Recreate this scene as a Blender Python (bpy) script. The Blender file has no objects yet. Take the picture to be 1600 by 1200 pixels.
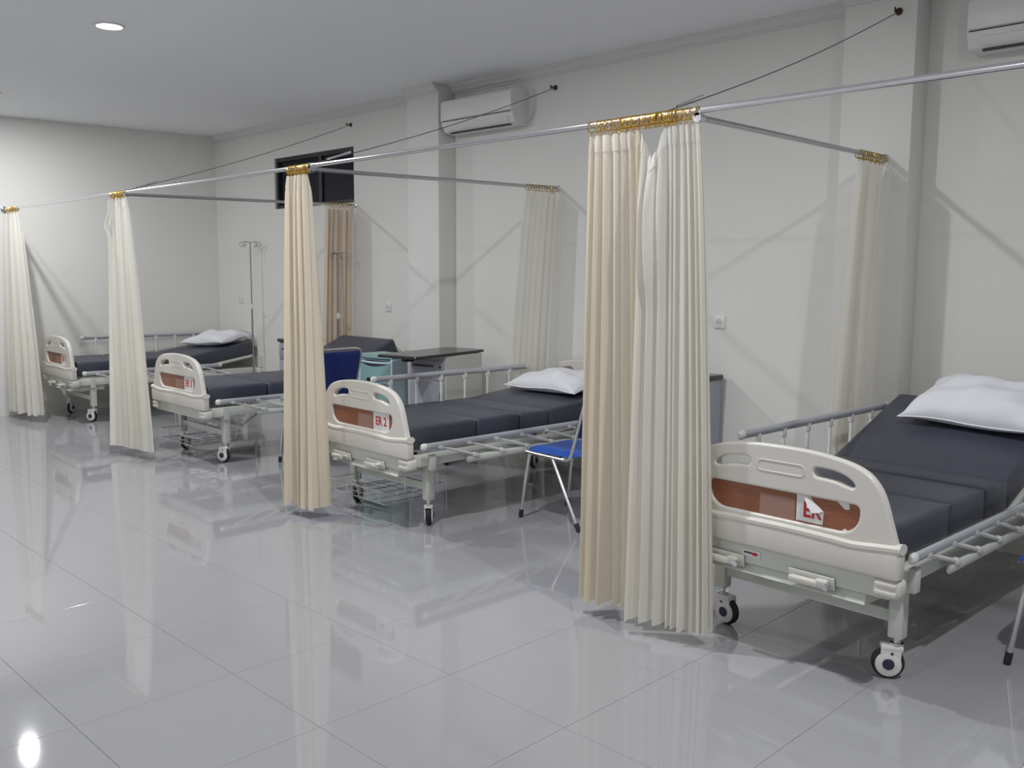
import bpy, bmesh, math, random
from mathutils import Vector, Matrix, Euler
PI = math.pi
scene = bpy.context.scene
C = scene.collection

# ------------------------------------------------------------------ camera
H = 1.6
F_PX, YAW, PITCH, ROLL = 1444.15, 0.78341, -0.11817, 0.004267
cam_data = bpy.data.cameras.new('camera')
cam_data.sensor_width = 36.0
cam_data.lens = F_PX / 1600 * 36.0
cam_data.clip_start = 0.05
cam_data.clip_end = 100
cam = bpy.data.objects.new('camera', cam_data)
C.objects.link(cam)
fw = Vector((-math.sin(YAW) * math.cos(PITCH), math.cos(YAW) * math.cos(PITCH), math.sin(PITCH)))
rt = fw.cross(Vector((0, 0, 1))).normalized()
up = rt.cross(fw)
cr, sr = math.cos(ROLL), math.sin(ROLL)
rt2, up2 = cr * rt + sr * up, -sr * rt + cr * up
m = Matrix((rt2, up2, -fw)).transposed().to_4x4()
m.translation = (0, 0, H)
cam.matrix_world = m
scene.camera = cam

# ------------------------------------------------------------------ world / exposure
w = bpy.data.worlds.new('night')
scene.world = w
w.use_nodes = True
w.node_tree.nodes['Background'].inputs[0].default_value = (0.004, 0.005, 0.008, 1)
w.node_tree.nodes['Background'].inputs[1].default_value = 1.0
scene.view_settings.view_transform = 'Standard'
scene.view_settings.look = 'None'
scene.view_settings.exposure = -0.42
scene.view_settings.gamma = 1.0
scene.view_settings.use_curve_mapping = False

# one row of recessed ceiling downlights, plus two unseen ones added for fill (built further down, their light is in the builder)
LAMP_POWER = 62.0
LAMP_COLOR = (0.97, 0.98, 1.0)
CEIL = 3.29
LAMPS = [(-9.85, 2.88), (-6.64, 2.72), (-3.45, 2.72), (-0.3, 2.72), (-6.4, -2.0), (-2.4, -2.0)]  # last two are added behind the viewer to lift ceiling and curtain fronts

# ------------------------------------------------------------------ materials
def mat(name, col, rough=0.5, metal=0.0, var=0.04, scale=12.0, bump=0.0, bscale=80.0, spec=0.5,
        coat=0.0, trans=0.0, sheen=0.0, alpha=1.0, emis=None, translucent=0.0):
    m = bpy.data.materials.new(name)
    m.use_nodes = True
    nt = m.node_tree
    b = nt.nodes['Principled BSDF']
    tc = nt.nodes.new('ShaderNodeTexCoord')
    nz = nt.nodes.new('ShaderNodeTexNoise')
    nz.inputs['Scale'].default_value = scale
    nz.inputs['Detail'].default_value = 4
    nt.links.new(tc.outputs['Object'], nz.inputs['Vector'])
    rp = nt.nodes.new('ShaderNodeMixRGB')
    rp.inputs[1].default_value = tuple(max(0, c * (1 - var)) for c in col) + (1,)
    rp.inputs[2].default_value = tuple(min(1, c * (1 + var)) for c in col) + (1,)
    nt.links.new(nz.outputs['Fac'], rp.inputs[0])
    nt.links.new(rp.outputs[0], b.inputs['Base Color'])
    b.inputs['Roughness'].default_value = rough
    b.inputs['Metallic'].default_value = metal
    b.inputs['Specular IOR Level'].default_value = spec
    b.inputs['Coat Weight'].default_value = coat
    b.inputs['Coat Roughness'].default_value = 0.05
    b.inputs['Transmission Weight'].default_value = trans
    b.inputs['Alpha'].default_value = alpha
    b.inputs['Sheen Weight'].default_value = sheen
    if emis:
        b.inputs['Emission Color'].default_value = tuple(emis[0]) + (1,)
        b.inputs['Emission Strength'].default_value = emis[1]
    if bump:
        n2 = nt.nodes.new('ShaderNodeTexNoise')
        n2.inputs['Scale'].default_value = bscale
        n2.inputs['Detail'].default_value = 3
        nt.links.new(tc.outputs['Object'], n2.inputs['Vector'])
        bp = nt.nodes.new('ShaderNodeBump')
        bp.inputs['Strength'].default_value = bump
        bp.inputs['Distance'].default_value = 0.002
        nt.links.new(n2.outputs['Fac'], bp.inputs['Height'])
        nt.links.new(bp.outputs[0], b.inputs['Normal'])
    if translucent:
        tr = nt.nodes.new('ShaderNodeBsdfTranslucent')
        nt.links.new(rp.outputs[0], tr.inputs['Color'])
        mx = nt.nodes.new('ShaderNodeMixShader')
        mx.inputs[0].default_value = translucent
        nt.links.new(b.outputs[0], mx.inputs[1])
        nt.links.new(tr.outputs[0], mx.inputs[2])
        nt.links.new(mx.outputs[0], nt.nodes['Material Output'].inputs['Surface'])
    return m

def wood_mat(name, c1, c2):
    m = mat(name, c1, 0.35, coat=0.3)
    nt = m.node_tree
    b = nt.nodes['Principled BSDF']
    tc = nt.nodes.new('ShaderNodeTexCoord')
    mp = nt.nodes.new('ShaderNodeMapping')
    mp.inputs['Scale'].default_value = (1.5, 1.5, 22)
    nt.links.new(tc.outputs['Object'], mp.inputs[0])
    nz = nt.nodes.new('ShaderNodeTexNoise')
    nz.inputs['Scale'].default_value = 4
    nz.inputs['Detail'].default_value = 8
    nz.inputs['Distortion'].default_value = 0.6
    nt.links.new(mp.outputs[0], nz.inputs['Vector'])
    r = nt.nodes.new('ShaderNodeValToRGB')
    r.color_ramp.elements[0].position = 0.3
    r.color_ramp.elements[0].color = c1 + (1,)
    r.color_ramp.elements[1].position = 0.7
    r.color_ramp.elements[1].color = c2 + (1,)
    nt.links.new(nz.outputs['Fac'], r.inputs[0])
    nt.links.new(r.outputs[0], b.inputs['Base Color'])
    return m

M = {}
M['wall'] = mat('wall_paint', (0.78, 0.775, 0.745), 0.55, var=0.015, scale=1.5, bump=0.15, bscale=120, spec=0.3)
M['ceiling'] = mat('ceiling_paint', (0.93, 0.94, 0.96), 0.8, var=0.01, scale=1.0, spec=0.2)
M['cornice'] = mat('cornice_paint', (0.74, 0.74, 0.73), 0.7, var=0.01, spec=0.2)
M['tile'] = mat('polished_tile', (0.385, 0.385, 0.40), 0.045, var=0.02, scale=5.0, spec=0.85)
M['grout'] = mat('grout', (0.30, 0.30, 0.295), 0.8, var=0.1)
M['abs'] = mat('ivory_plastic', (0.73, 0.70, 0.645), 0.25, var=0.01, spec=0.5)
M['steel'] = mat('painted_steel', (0.66, 0.68, 0.63), 0.35, var=0.02, spec=0.4)
M['wood'] = wood_mat('wood_print', (0.23, 0.075, 0.035), (0.34, 0.12, 0.055))
M['matt'] = mat('charcoal_vinyl', (0.060, 0.064, 0.087), 0.42, var=0.10, scale=6, bump=0.25, bscale=220, spec=0.5)
M['pillow'] = mat('white_cotton', (0.80, 0.81, 0.85), 0.8, var=0.02, bump=0.3, bscale=60, spec=0.2)
M['piping'] = mat('white_piping', (0.84, 0.85, 0.88), 0.7, var=0.01)
M['alu'] = mat('grey_rail_aluminium', (0.55, 0.56, 0.59), 0.35, metal=0.35, var=0.03)
M['chrome'] = mat('chrome', (0.75, 0.75, 0.77), 0.12, metal=1.0, var=0.02)
M['railsteel'] = mat('stainless_tube', (0.80, 0.80, 0.82), 0.2, metal=1.0, var=0.02)
M['polemetal'] = mat('dull_steel_pole', (0.36, 0.36, 0.36), 0.35, metal=0.9, var=0.04)
M['crosssteel'] = mat('shaded_stainless_tube', (0.52, 0.52, 0.53), 0.28, metal=1.0, var=0.03)  # darker steel base paints the shaded look into the cross rails
M['gold'] = mat('gold_ring', (0.85, 0.55, 0.12), 0.2, metal=1.0, var=0.05)
M['brass'] = mat('brass_ring', (0.58, 0.40, 0.13), 0.25, metal=1.0, var=0.05)
M['white_pl'] = mat('white_plastic', (0.80, 0.80, 0.78), 0.3, var=0.01)
M['navy_pl'] = mat('navy_plastic', (0.035, 0.035, 0.07), 0.4, var=0.05)
M['rubber'] = mat('black_rubber', (0.022, 0.022, 0.026), 0.6, var=0.1)
M['black'] = mat('black_plastic', (0.015, 0.015, 0.016), 0.4, var=0.1)
M['ac'] = mat('ac_plastic', (0.78, 0.78, 0.77), 0.35, var=0.01)
M['slot'] = mat('dark_slot', (0.05, 0.05, 0.055), 0.6, var=0.05)
M['blue'] = mat('blue_vinyl', (0.012, 0.085, 0.42), 0.35, var=0.05, bump=0.15, bscale=150)
M['navy'] = mat('shaded_blue_fabric', (0.012, 0.03, 0.19), 0.6, var=0.08)  # chair blue darkened, shade painted into the backrest colour
M['teal'] = mat('teal_plastic', (0.25, 0.42, 0.42), 0.35, var=0.02)
M['paleblue'] = mat('pale_blue_plastic', (0.52, 0.66, 0.72), 0.35, var=0.02)
M['cab'] = mat('lilac_grey_steel', (0.40, 0.41, 0.47), 0.45, var=0.02)
M['cabside'] = mat('lit_grey_steel', (0.60, 0.60, 0.57), 0.45, var=0.02)  # lighter tone paints the lit side of the black-topped cabinet
M['cabline'] = mat('cabinet_drawer_grey', (0.34, 0.35, 0.41), 0.45, var=0.02)
M['tabletop'] = mat('black_laminate', (0.03, 0.028, 0.028), 0.22, var=0.1)
M['paper'] = mat('paper', (0.82, 0.81, 0.80), 0.7, var=0.01)
M['paperback'] = mat('paper_back', (0.76, 0.76, 0.77), 0.7, var=0.01)
M['red'] = mat('red_ink', (0.55, 0.03, 0.035), 0.6, var=0.03)
M['ink'] = mat('dark_ink', (0.06, 0.06, 0.09), 0.6, var=0.03)
M['clear'] = mat('clear_sleeve', (0.62, 0.40, 0.33), 0.15, var=0.01, alpha=0.35)
M['glassdark'] = mat('night_window_glass', (0.010, 0.011, 0.018), 0.12, var=0.05, spec=0.15)
M['winframe'] = mat('dark_window_frame', (0.022, 0.022, 0.028), 0.4, var=0.05)
M['lamp'] = mat('lamp_diffuser', (0.9, 0.9, 0.9), 0.4, emis=((1, 0.99, 0.97), 8.0))
M['rust'] = mat('rusty_iron', (0.08, 0.055, 0.04), 0.7, metal=0.4, var=0.3, scale=40)
M['wire'] = mat('steel_wire', (0.14, 0.135, 0.13), 0.4, metal=0.7, var=0.1)
M['cloth_cream'] = mat('cream_curtain_cloth', (0.94, 0.88, 0.77), 0.36, var=0.03, scale=3, bump=0.2, bscale=400, spec=0.35, sheen=0.2, translucent=0.5)
M['cloth_white'] = mat('ivory_curtain_cloth', (0.95, 0.93, 0.87), 0.34, var=0.03, scale=3, bump=0.2, bscale=400, spec=0.4, sheen=0.2, translucent=0.5)
M['cloth_tan'] = mat('aged_cream_curtain_cloth', (0.78, 0.67, 0.54), 0.5, var=0.06, scale=3, bump=0.2, bscale=400, spec=0.3, sheen=0.2, translucent=0.25)

# ------------------------------------------------------------------ mesh builder
class MB:
    def __init__(s):
        s.v, s.f = [], []
    def add(s, vs, fs, mtx=None):
        o = len(s.v)
        for p in vs:
            p = Vector(p)
            if mtx is not None: p = mtx @ p
            s.v.append(tuple(p))
        s.f += [tuple(i + o for i in f) for f in fs]
        return s
    def box(s, c, d, r=0.0, mtx=None, seg=2):
        bm = bmesh.new()
        bmesh.ops.create_cube(bm, size=1.0)
        for v in bm.verts:
            v.co = Vector((v.co.x * d[0] + c[0], v.co.y * d[1] + c[1], v.co.z * d[2] + c[2]))
        if r > 0:
            bmesh.ops.bevel(bm, geom=list(bm.edges), offset=r, segments=seg, profile=0.5, affect='EDGES')
        s.bm(bm, mtx)
        return s
    def bm(s, bm, mtx=None):
        bm.verts.index_update()
        s.add([v.co.copy() for v in bm.verts], [[v.index for v in f.verts] for f in bm.faces], mtx)
        bm.free()
    def tube(s, pts, r, n=10, cap=True, closed=False, flat=1.0, mtx=None, upv=None):
        pts = [Vector(p) for p in pts]
        N = len(pts)
        rings = []
        prev = None
        for i, p in enumerate(pts):
            if closed:
                t = (pts[(i + 1) % N] - pts[i - 1]).normalized()
            else:
                t = (pts[min(i + 1, N - 1)] - pts[max(i - 1, 0)]).normalized()
            if prev is None:
                a = Vector(upv) if upv else (Vector((0, 0, 1)) if abs(t.z) < 0.9 else Vector((1, 0, 0)))
            else:
                a = prev
            a = (a - t * a.dot(t))
            if a.length < 1e-6: a = Vector((0, 1, 0)) - t * t.y
            a.normalize()
            prev = a
            b = t.cross(a)
            rr = r[i] if isinstance(r, (list, tuple)) else r
            rings.append([p + (a * math.cos(2 * PI * k / n) * rr + b * math.sin(2 * PI * k / n) * rr * flat) for k in range(n)])
        vs = [q for ring in rings for q in ring]
        fs = []
        for i in range(N if closed else N - 1):
            j = (i + 1) % N
            for k in range(n):
                fs.append((i * n + k, i * n + (k + 1) % n, j * n + (k + 1) % n, j * n + k))
        if cap and not closed:
            fs.append(tuple(range(n - 1, -1, -1)))
            fs.append(tuple((N - 1) * n + k for k in range(n)))
        s.add(vs, fs, mtx)
        return s
    def lathe(s, prof, n=20, mtx=None, axis='z'):
        vs, fs = [], []
        for r, z in prof:
            for k in range(n):
                a = 2 * PI * k / n
                x, y = r * math.cos(a), r * math.sin(a)
                vs.append((x, y, z) if axis == 'z' else ((z, x, y) if axis == 'x' else (y, z, x)))
        for i in range(len(prof) - 1):
            for k in range(n):
                fs.append((i * n + k, i * n + (k + 1) % n, (i + 1) * n + (k + 1) % n, (i + 1) * n + k))
        fs.append(tuple(range(n - 1, -1, -1)))
        fs.append(tuple((len(prof) - 1) * n + k for k in range(n)))
        s.add(vs, fs, mtx)
        return s
    def prism(s, outline, y0, y1, mtx=None):
        # outline in xz, extruded along y
        n = len(outline)
        vs = [(x, y0, z) for x, z in outline] + [(x, y1, z) for x, z in outline]
        fs = [tuple(range(n)), tuple(range(2 * n - 1, n - 1, -1))]
        for i in range(n):
            j = (i + 1) % n
            fs.append((i, i + n, j + n, j))
        s.add(vs, fs, mtx)
        return s
    def mesh(s, name, material, smooth=35):
        me = bpy.data.meshes.new(name)
        me.from_pydata(s.v, [], s.f)
        bm = bmesh.new()
        bm.from_mesh(me)
        bmesh.ops.recalc_face_normals(bm, faces=list(bm.faces))
        bm.to_mesh(me)
        bm.free()
        me.materials.append(material)
        if smooth:
            for p in me.polygons: p.use_smooth = True
            me.set_sharp_from_angle(angle=math.radians(smooth))
        return me

def link(name, me, parent=None, loc=(0, 0, 0), rot=(0, 0, 0)):
    o = bpy.data.objects.new(name, me)
    C.objects.link(o)
    o.location = loc
    o.rotation_euler = rot
    if parent is not None: o.parent = parent
    return o
def obj(name, mb, material, parent=None, loc=(0, 0, 0), rot=(0, 0, 0), smooth=35):
    return link(name, mb.mesh(name, material, smooth), parent, loc, rot)
def tag(o, label, cat=None, group=None, kind=None):
    o['label'] = label
    if cat: o['category'] = cat
    if group: o['group'] = group
    if kind: o['kind'] = kind
    return o
def thing(name, loc, rz, label, cat, group=None):
    o = link(name, None, None, loc, (0, 0, rz))
    o.empty_display_size = 0.1
    return tag(o, label, cat, group)
def copy_tree(o, parent=None):
    c = o.copy()
    C.objects.link(c)
    c.parent = parent
    for ch in list(o.children): copy_tree(ch, c)
    return c

def curve_mesh(name, splines, extrude, bevel, material, res=2):
    cu = bpy.data.curves.new(name, 'CURVE')
    cu.dimensions = '2D'
    cu.fill_mode = 'BOTH'
    cu.extrude = extrude
    cu.bevel_depth = bevel
    cu.bevel_resolution = res
    for pts in splines:
        sp = cu.splines.new('POLY')
        sp.points.add(len(pts) - 1)
        for p, q in zip(sp.points, pts): p.co = (q[0], q[1], 0, 1)
        sp.use_cyclic_u = True
    return _bake(cu, name, material, True)
def _bake(cu, name, material, smooth):
    ob = bpy.data.objects.new('tmp', cu)
    C.objects.link(ob)
    dg = bpy.context.evaluated_depsgraph_get()
    dg.update()
    me = bpy.data.meshes.new_from_object(ob.evaluated_get(dg))
    bpy.data.objects.remove(ob)
    bpy.data.curves.remove(cu)
    me.name = name
    me.materials.clear()
    me.materials.append(material)
    # xy plane -> xz plane facing -y
    me.transform(Matrix(((1, 0, 0, 0), (0, 0, -1, 0), (0, 1, 0, 0), (0, 0, 0, 1))))
    if smooth:
        for p in me.polygons: p.use_smooth = True
        me.set_sharp_from_angle(angle=math.radians(40))
    return me
def text_mesh(name, s, size, material, bold=0.02, extrude=0.0006, xscale=1.0):
    cu = bpy.data.curves.new(name, 'FONT')
    cu.body = s
    cu.size = size
    cu.align_x = 'CENTER'
    cu.align_y = 'CENTER'
    cu.extrude = extrude
    cu.offset = bold * size
    cu.resolution_u = 3
    me = _bake(cu, name, material, False)
    me.transform(Matrix.Diagonal((xscale, 1, 1, 1)))
    return me
def spline(pts, n=6, closed=False):
    out = []
    P = [Vector(p) for p in pts]
    N = len(P)
    rng = range(N if closed else N - 1)
    for i in rng:
        if closed: a, b, c, d = P[i - 1], P[i], P[(i + 1) % N], P[(i + 2) % N]
        else: a, b, c, d = P[max(i - 1, 0)], P[i], P[i + 1], P[min(i + 2, N - 1)]
        for k in range(n):
            t = k / n
            out.append(0.5 * ((2 * b) + (c - a) * t + (2 * a - 5 * b + 4 * c - d) * t * t + (3 * b - a - 3 * c + d) * t ** 3))
    if not closed: out.append(P[-1])
    return out
def rounded_rect(x0, x1, z0, z1, rs, n=6):
    # rs: radii for corners bl, br, tr, tl
    out = []
    for (cx, cz, a0, r) in ((x0 + rs[0], z0 + rs[0], PI, rs[0]), (x1 - rs[1], z0 + rs[1], 1.5 * PI, rs[1]),
                            (x1 - rs[2], z1 - rs[2], 0, rs[2]), (x0 + rs[3], z1 - rs[3], 0.5 * PI, rs[3])):
        for k in range(n + 1):
            a = a0 + 0.5 * PI * k / n
            out.append((cx + r * math.cos(a), cz + r * math.sin(a)))
    return out

def project(p):
    d = Vector(p) - Vector((0, 0, H))
    z = d.dot(fw)
    if z < 0.2: return None
    return 800 + F_PX * d.dot(rt2) / z, 600 - F_PX * d.dot(up2) / z

# ------------------------------------------------------------------ room shell
YW = 5.75          # back wall
YP = 5.55          # pillar faces
XR, YF = 3.2, -3.6  # right wall, front wall (behind the camera)
WL = lambda y: -11.0 - 0.105 * (YW - y)      # end wall (slightly out of square)
floor = tag(obj('floor', MB().box(((XR - 12.5) / 2, (YF + YW) / 2, -0.056), (XR + 12.5, YW - YF + 0.4, 0.1)), M['grout'], smooth=0),
            'glossy pale grey tiled floor', 'floor', kind='structure')
S = 0.615
tile_mb = MB()
g = 0.0006
tile_bm = bmesh.new()
bmesh.ops.create_cube(tile_bm, size=1.0)
for v in tile_bm.verts: v.co = Vector((v.co.x * (S - 2 * g), v.co.y * (S - 2 * g), v.co.z * 0.006 - 0.003))
bmesh.ops.bevel(tile_bm, geom=[e for e in tile_bm.edges if all(v.co.z > -0.001 for v in e.verts)], offset=0.0008, segments=1, affect='EDGES')
tile_mb.bm(tile_bm)
tile_me = tile_mb.mesh('floor_tile', M['tile'], smooth=0)
tiles = []
for i in range(-16, 12):
    for j in range(-10, 9):
        cx, cy = -2.68 + (i + 0.5) * S, 1.73 + (j + 0.5) * S
        if cx < WL(cy) - S / 2 or cx > XR + S / 2 or cy < YF - S / 2 or cy > YW + S / 2: continue
        vis = False
        best = 1e9
        for a in (-.5, 0, .5):
            for b in (-.5, 0, .5):
                q = project((cx + a * S, cy + b * S, 0))
                if q and -5 < q[0] < 1605 and q[1] < 1205: vis = True
        tiles.append((vis, math.hypot(cx, cy), cx, cy))
rest = MB()
for vis, d, cx, cy in sorted(tiles, key=lambda t: (not t[0], t[1])):
    if vis: link('tile', tile_me, floor, (cx, cy, 0))
    else: rest.box((cx, cy, -0.003), (S - 2 * g, S - 2 * g, 0.006))
r_ = obj('tile_field', rest, M['tile'], floor, smooth=0)
r_['kind'] = 'stuff'

# back wall with the high window opening
WX0, WX1, WZ0, WZ1 = -9.60, -8.05, 2.335, 2.905
bw = MB()
xl = -11.5
T = 0.25
bw.box(((xl + WX0) / 2, YW + T / 2, CEIL / 2), (WX0 - xl, T, CEIL))
bw.box(((WX1 + XR) / 2, YW + T / 2, CEIL / 2), (XR - WX1, T, CEIL))
bw.box(((WX0 + WX1) / 2, YW + T / 2, WZ0 / 2), (WX1 - WX0, T, WZ0))
bw.box(((WX0 + WX1) / 2, YW + T / 2, (WZ1 + CEIL) / 2), (WX1 - WX0, T, CEIL - WZ1))
wall_back = tag(obj('wall_back', bw, M['wall'], smooth=0), 'long off-white wall behind the bed heads', 'wall', kind='structure')
PILL = [(-6.92, -6.475), (-2.69, -2.255)]
for a, b in PILL:
    obj('pillar', MB().box(((a + b) / 2, (YP + YW) / 2 + 0.01, CEIL / 2), (b - a, YW - YP + 0.02, CEIL), 0.004), M['wall'], wall_back)
lw = MB().prism([(0, 0), (0, CEIL), (1, CEIL), (1, 0)], 0, 1)
ya, yb = YF - 0.2, YW + 0.2
lw = MB().add([(WL(ya), ya, 0), (WL(yb), yb, 0), (WL(yb), yb, CEIL), (WL(ya), ya, CEIL),
               (WL(ya) - .2, ya, 0), (WL(yb) - .2, yb, 0), (WL(yb) - .2, yb, CEIL), (WL(ya) - .2, ya, CEIL)],
              [(0, 1, 2, 3), (7, 6, 5, 4), (0, 4, 5, 1), (1, 5, 6, 2), (2, 6, 7, 3), (3, 7, 4, 0)])
tag(obj('wall_left', lw, M['wall'], smooth=0), 'short off-white end wall beside the farthest bed', 'wall', kind='structure')
tag(obj('wall_right', MB().box((XR + 0.1, (YF + YW) / 2, CEIL / 2), (0.2, YW - YF + 0.4, CEIL)), M['wall'], smooth=0), 'off-white wall to the right of the viewer', 'wall', kind='structure')
tag(obj('wall_front', MB().box(((XR - 12.5) / 2, YF - 0.1, CEIL / 2), (XR + 12.5, 0.2, CEIL)), M['wall'], smooth=0), 'off-white wall behind the viewer', 'wall', kind='structure')
ceil = tag(obj('ceiling', MB().box(((XR - 12.5) / 2, (YF + YW) / 2, CEIL + 0.06), (XR + 12.5, YW - YF + 0.5, 0.12)), M['ceiling'], smooth=0), 'plain white ceiling with downlights', 'ceiling', kind='structure')
# cornice: small stepped strips following wall and pillars
cm = MB()
def corn(x0, x1, y):
    prof = [(0, -0.075), (0, 0), (-0.07, 0), (-0.07, -0.012), (-0.045, -0.03), (-0.028, -0.055), (-0.012, -0.062), (-0.012, -0.075)]
    n = len(prof)
    vs = [(x0, y + a, CEIL + b) for a, b in prof] + [(x1, y + a, CEIL + b) for a, b in prof]
    fs = [tuple(range(n)), tuple(range(2 * n - 1, n - 1, -1))] + [(i, (i + 1) % n, (i + 1) % n + n, i + n) for i in range(n)]
    cm.add(vs, fs)
xs = [-11.0]
for a, b in PILL: xs += [a, b]
xs += [XR]
for i in range(0, len(xs) - 1): corn(xs[i], xs[i + 1], YW if i % 2 == 0 else YP)
tag(obj('trim_1', cm, M['cornice'], smooth=20), 'slim plaster cornice between back wall and ceiling', 'cornice', kind='structure')

# window
win = tag(link('window_1', None, None, ((WX0 + WX1) / 2, YW + 0.05, WZ0)), 'high dark two-pane window near the ceiling', 'window', kind='structure')
ww, wh = WX1 - WX0, WZ1 - WZ0
fr = MB()
for sx in (-1, 1): fr.box((sx * (ww / 2 - 0.02), 0, wh / 2), (0.04, 0.05, wh))
for zz in (0.02, wh - 0.02): fr.box((0, 0, zz), (ww, 0.048, 0.04))
obj('window_frame', fr, M['winframe'], win, smooth=0)
obj('mullion', MB().box((0.12, 0, wh / 2), (0.06, 0.052, wh - 0.08)), M['winframe'], win, smooth=0)
obj('pane', MB().box(((-ww / 2 + 0.04 + 0.09) / 2, 0.008, wh / 2), (0.09 + ww / 2 - 0.04, 0.008, wh - 0.08)), M['glassdark'], win, smooth=0)
obj('pane', MB().box(((ww / 2 - 0.04 + 0.15) / 2, -0.004, wh / 2), (ww / 2 - 0.04 - 0.15, 0.008, wh - 0.08)), M['glassdark'], win, smooth=0)

# ------------------------------------------------------------------ downlights
ld = bpy.data.lights.new('downlight', 'AREA')
ld.shape = 'DISK'
ld.size = 0.10
ld.energy = LAMP_POWER
ld.color = LAMP_COLOR
trim_mb = MB()
prof = [(0.088, 0), (0.105, 0.0), (0.105, -0.006), (0.098, -0.012), (0.086, -0.010), (0.082, 0)]
n = 28
vs = [(r * math.cos(2 * PI * k / n), r * math.sin(2 * PI * k / n), z) for r, z in prof for k in range(n)]
fs = [(i * n + k, i * n + (k + 1) % n, (i + 1) * n + (k + 1) % n, (i + 1) * n + k) for i in range(len(prof) - 1) for k in range(n)]
trim_mb.add(vs, fs)
trim_me = trim_mb.mesh('trim_ring', M['white_pl'])
dif_me = MB().lathe([(0.001, -0.0045), (0.06, -0.004), (0.083, -0.002), (0.083, 0.0)], 28).mesh('diffuser', M['lamp'])
LAMPNAMES = ['recessed round ceiling downlight nearest the end wall, outside the picture edge', 'bright round ceiling downlight above the curtains at upper left',
             'round ceiling downlight above the front curtain', 'round ceiling downlight above the nearest bed',
             'round ceiling downlight behind the viewer, farther from the right wall', 'round ceiling downlight behind the viewer, closer to the right wall']
for (x, y), lb in zip(LAMPS, LAMPNAMES):
    t = thing('ceiling_downlight', (x, y, CEIL), 0, lb, 'downlight', 'ceiling downlights')
    link('trim_ring', trim_me, t)
    link('diffuser', dif_me, t)
    lo = bpy.data.objects.new('lamp_light', ld)
    C.objects.link(lo)
    lo.parent = t
    lo.location = (0, 0, -0.014)

# ------------------------------------------------------------------ curtain rails
YR, ZR = 3.36, 2.283
RR = 0.0135
t = thing('curtain_rail', (WL(YR) + 0.002, YR, ZR), 0, 'long stainless curtain rail crossing the room above the bed feet', 'rail')
Lr = XR - (WL(YR) + 0.002) - 0.002
obj('tube', MB().tube([(0, 0, 0), (Lr, 0, 0)], RR, 16), M['railsteel'], t)
obj('wall_flange', MB().lathe([(0.034, 0), (0.034, 0.006), (0.02, 0.012), (0.017, 0.03)], 20, axis='x'), M['chrome'], t)
CROSS = [((-2.25, YR, ZR - 0.030), (-2.40, YP, 2.296)), ((-5.165, YR, ZR - 0.022), (-5.20, YW, 2.303)), ((-8.02, YR, ZR - 0.018), (-8.035, YW, 2.304))]
cl = ['stainless cross rail ending on the pillar above the nearest bed', 'stainless cross rail reaching the wall above the bed marked ER 2', 'stainless cross rail reaching the wall below the dark window']
for (a, b), lb in zip(CROSS, cl):
    a, b = Vector(a), Vector(b)
    t = thing('cross_rail', a, 0, lb, 'rail', 'cross rails between the beds')
    e = b - a
    obj('tube', MB().tube([(0, 0.0, 0), e * 0.998], RR, 14), M['crosssteel'], t)
    fl = obj('wall_flange', MB().lathe([(0.016, -0.02), (0.018, -0.010), (0.024, -0.005), (0.024, -0.0005)], 18, axis='y'), M['chrome'], t, loc=e)
    obj('clamp', MB().lathe([(RR + 0.006, -0.015), (RR + 0.006, 0.02)], 14, axis='y').box((0, 0, 0.022), (0.03, 0.03, 0.035), 0.004), M['chrome'], t)
# suspension wires
WIRES = [((-2.36, YP, 3.128), (-2.43, YR, ZR + RR)), ((-5.24, YW, 3.113), (-5.12, YR, ZR + RR)), ((-8.09, YW, 3.124), (-8.0, YR, ZR + RR))]
wl = ['thin suspension wire from the right pillar to the front curtain rail', 'thin suspension wire passing in front of the white air conditioner', 'thin suspension wire above the dark window']
for (a, b), lb in zip(WIRES, wl):
    a, b = Vector(a), Vector(b)
    t = thing('suspension_wire', a, 0, lb, 'wire', 'wires holding the curtain rail')
    e = b - a
    pts = [e * (k / 12) + Vector((0, 0, -0.035 * math.sin(PI * k / 12))) for k in range(13)]
    obj('wire', MB().tube(pts, 0.0028, 6), M['wire'], t)
    obj('wall_hook', MB().lathe([(0.022, 0), (0.022, -0.004), (0.006, -0.006), (0.006, -0.05)], 12, axis='y').tube([(0, -0.045, 0), (0, -0.06, 0.012), (0, -0.06, -0.012), (0, -0.045, -0.012)], 0.004, 6), M['rust'], t)
    d = e.normalized()
    p0 = e - d * 0.30
    tb = MB().tube([p0, p0 + d * 0.04], 0.007, 8).tube([p0 + d * 0.04, p0 + d * 0.16], 0.006, 8).tube([p0 + d * 0.16, p0 + d * 0.2], 0.007, 8)
    obj('turnbuckle', tb, M['chrome'], t)
    obj('rail_clip', MB().lathe([(RR + 0.004, -0.012), (RR + 0.004, 0.012)], 12, axis='x'), M['chrome'], t, loc=e - Vector((0, 0, RR)))

# ------------------------------------------------------------------ curtains
def ring_mesh(mname):
    mb = MB()
    R = 0.024
    mb.tube([(0, R * math.cos(2 * PI * k / 20), R * math.sin(2 * PI * k / 20)) for k in range(20)], 0.0028, 6, closed=True)
    mb.tube([(0.006 * math.cos(2 * PI * k / 8), 0, -R - 0.008 + 0.007 * math.sin(2 * PI * k / 8)) for k in range(8)], 0.0016, 5, closed=True)
    return mb.mesh('ring', M[mname])
RING = {'gold': ring_mesh('gold'), 'brass': ring_mesh('brass')}

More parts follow.
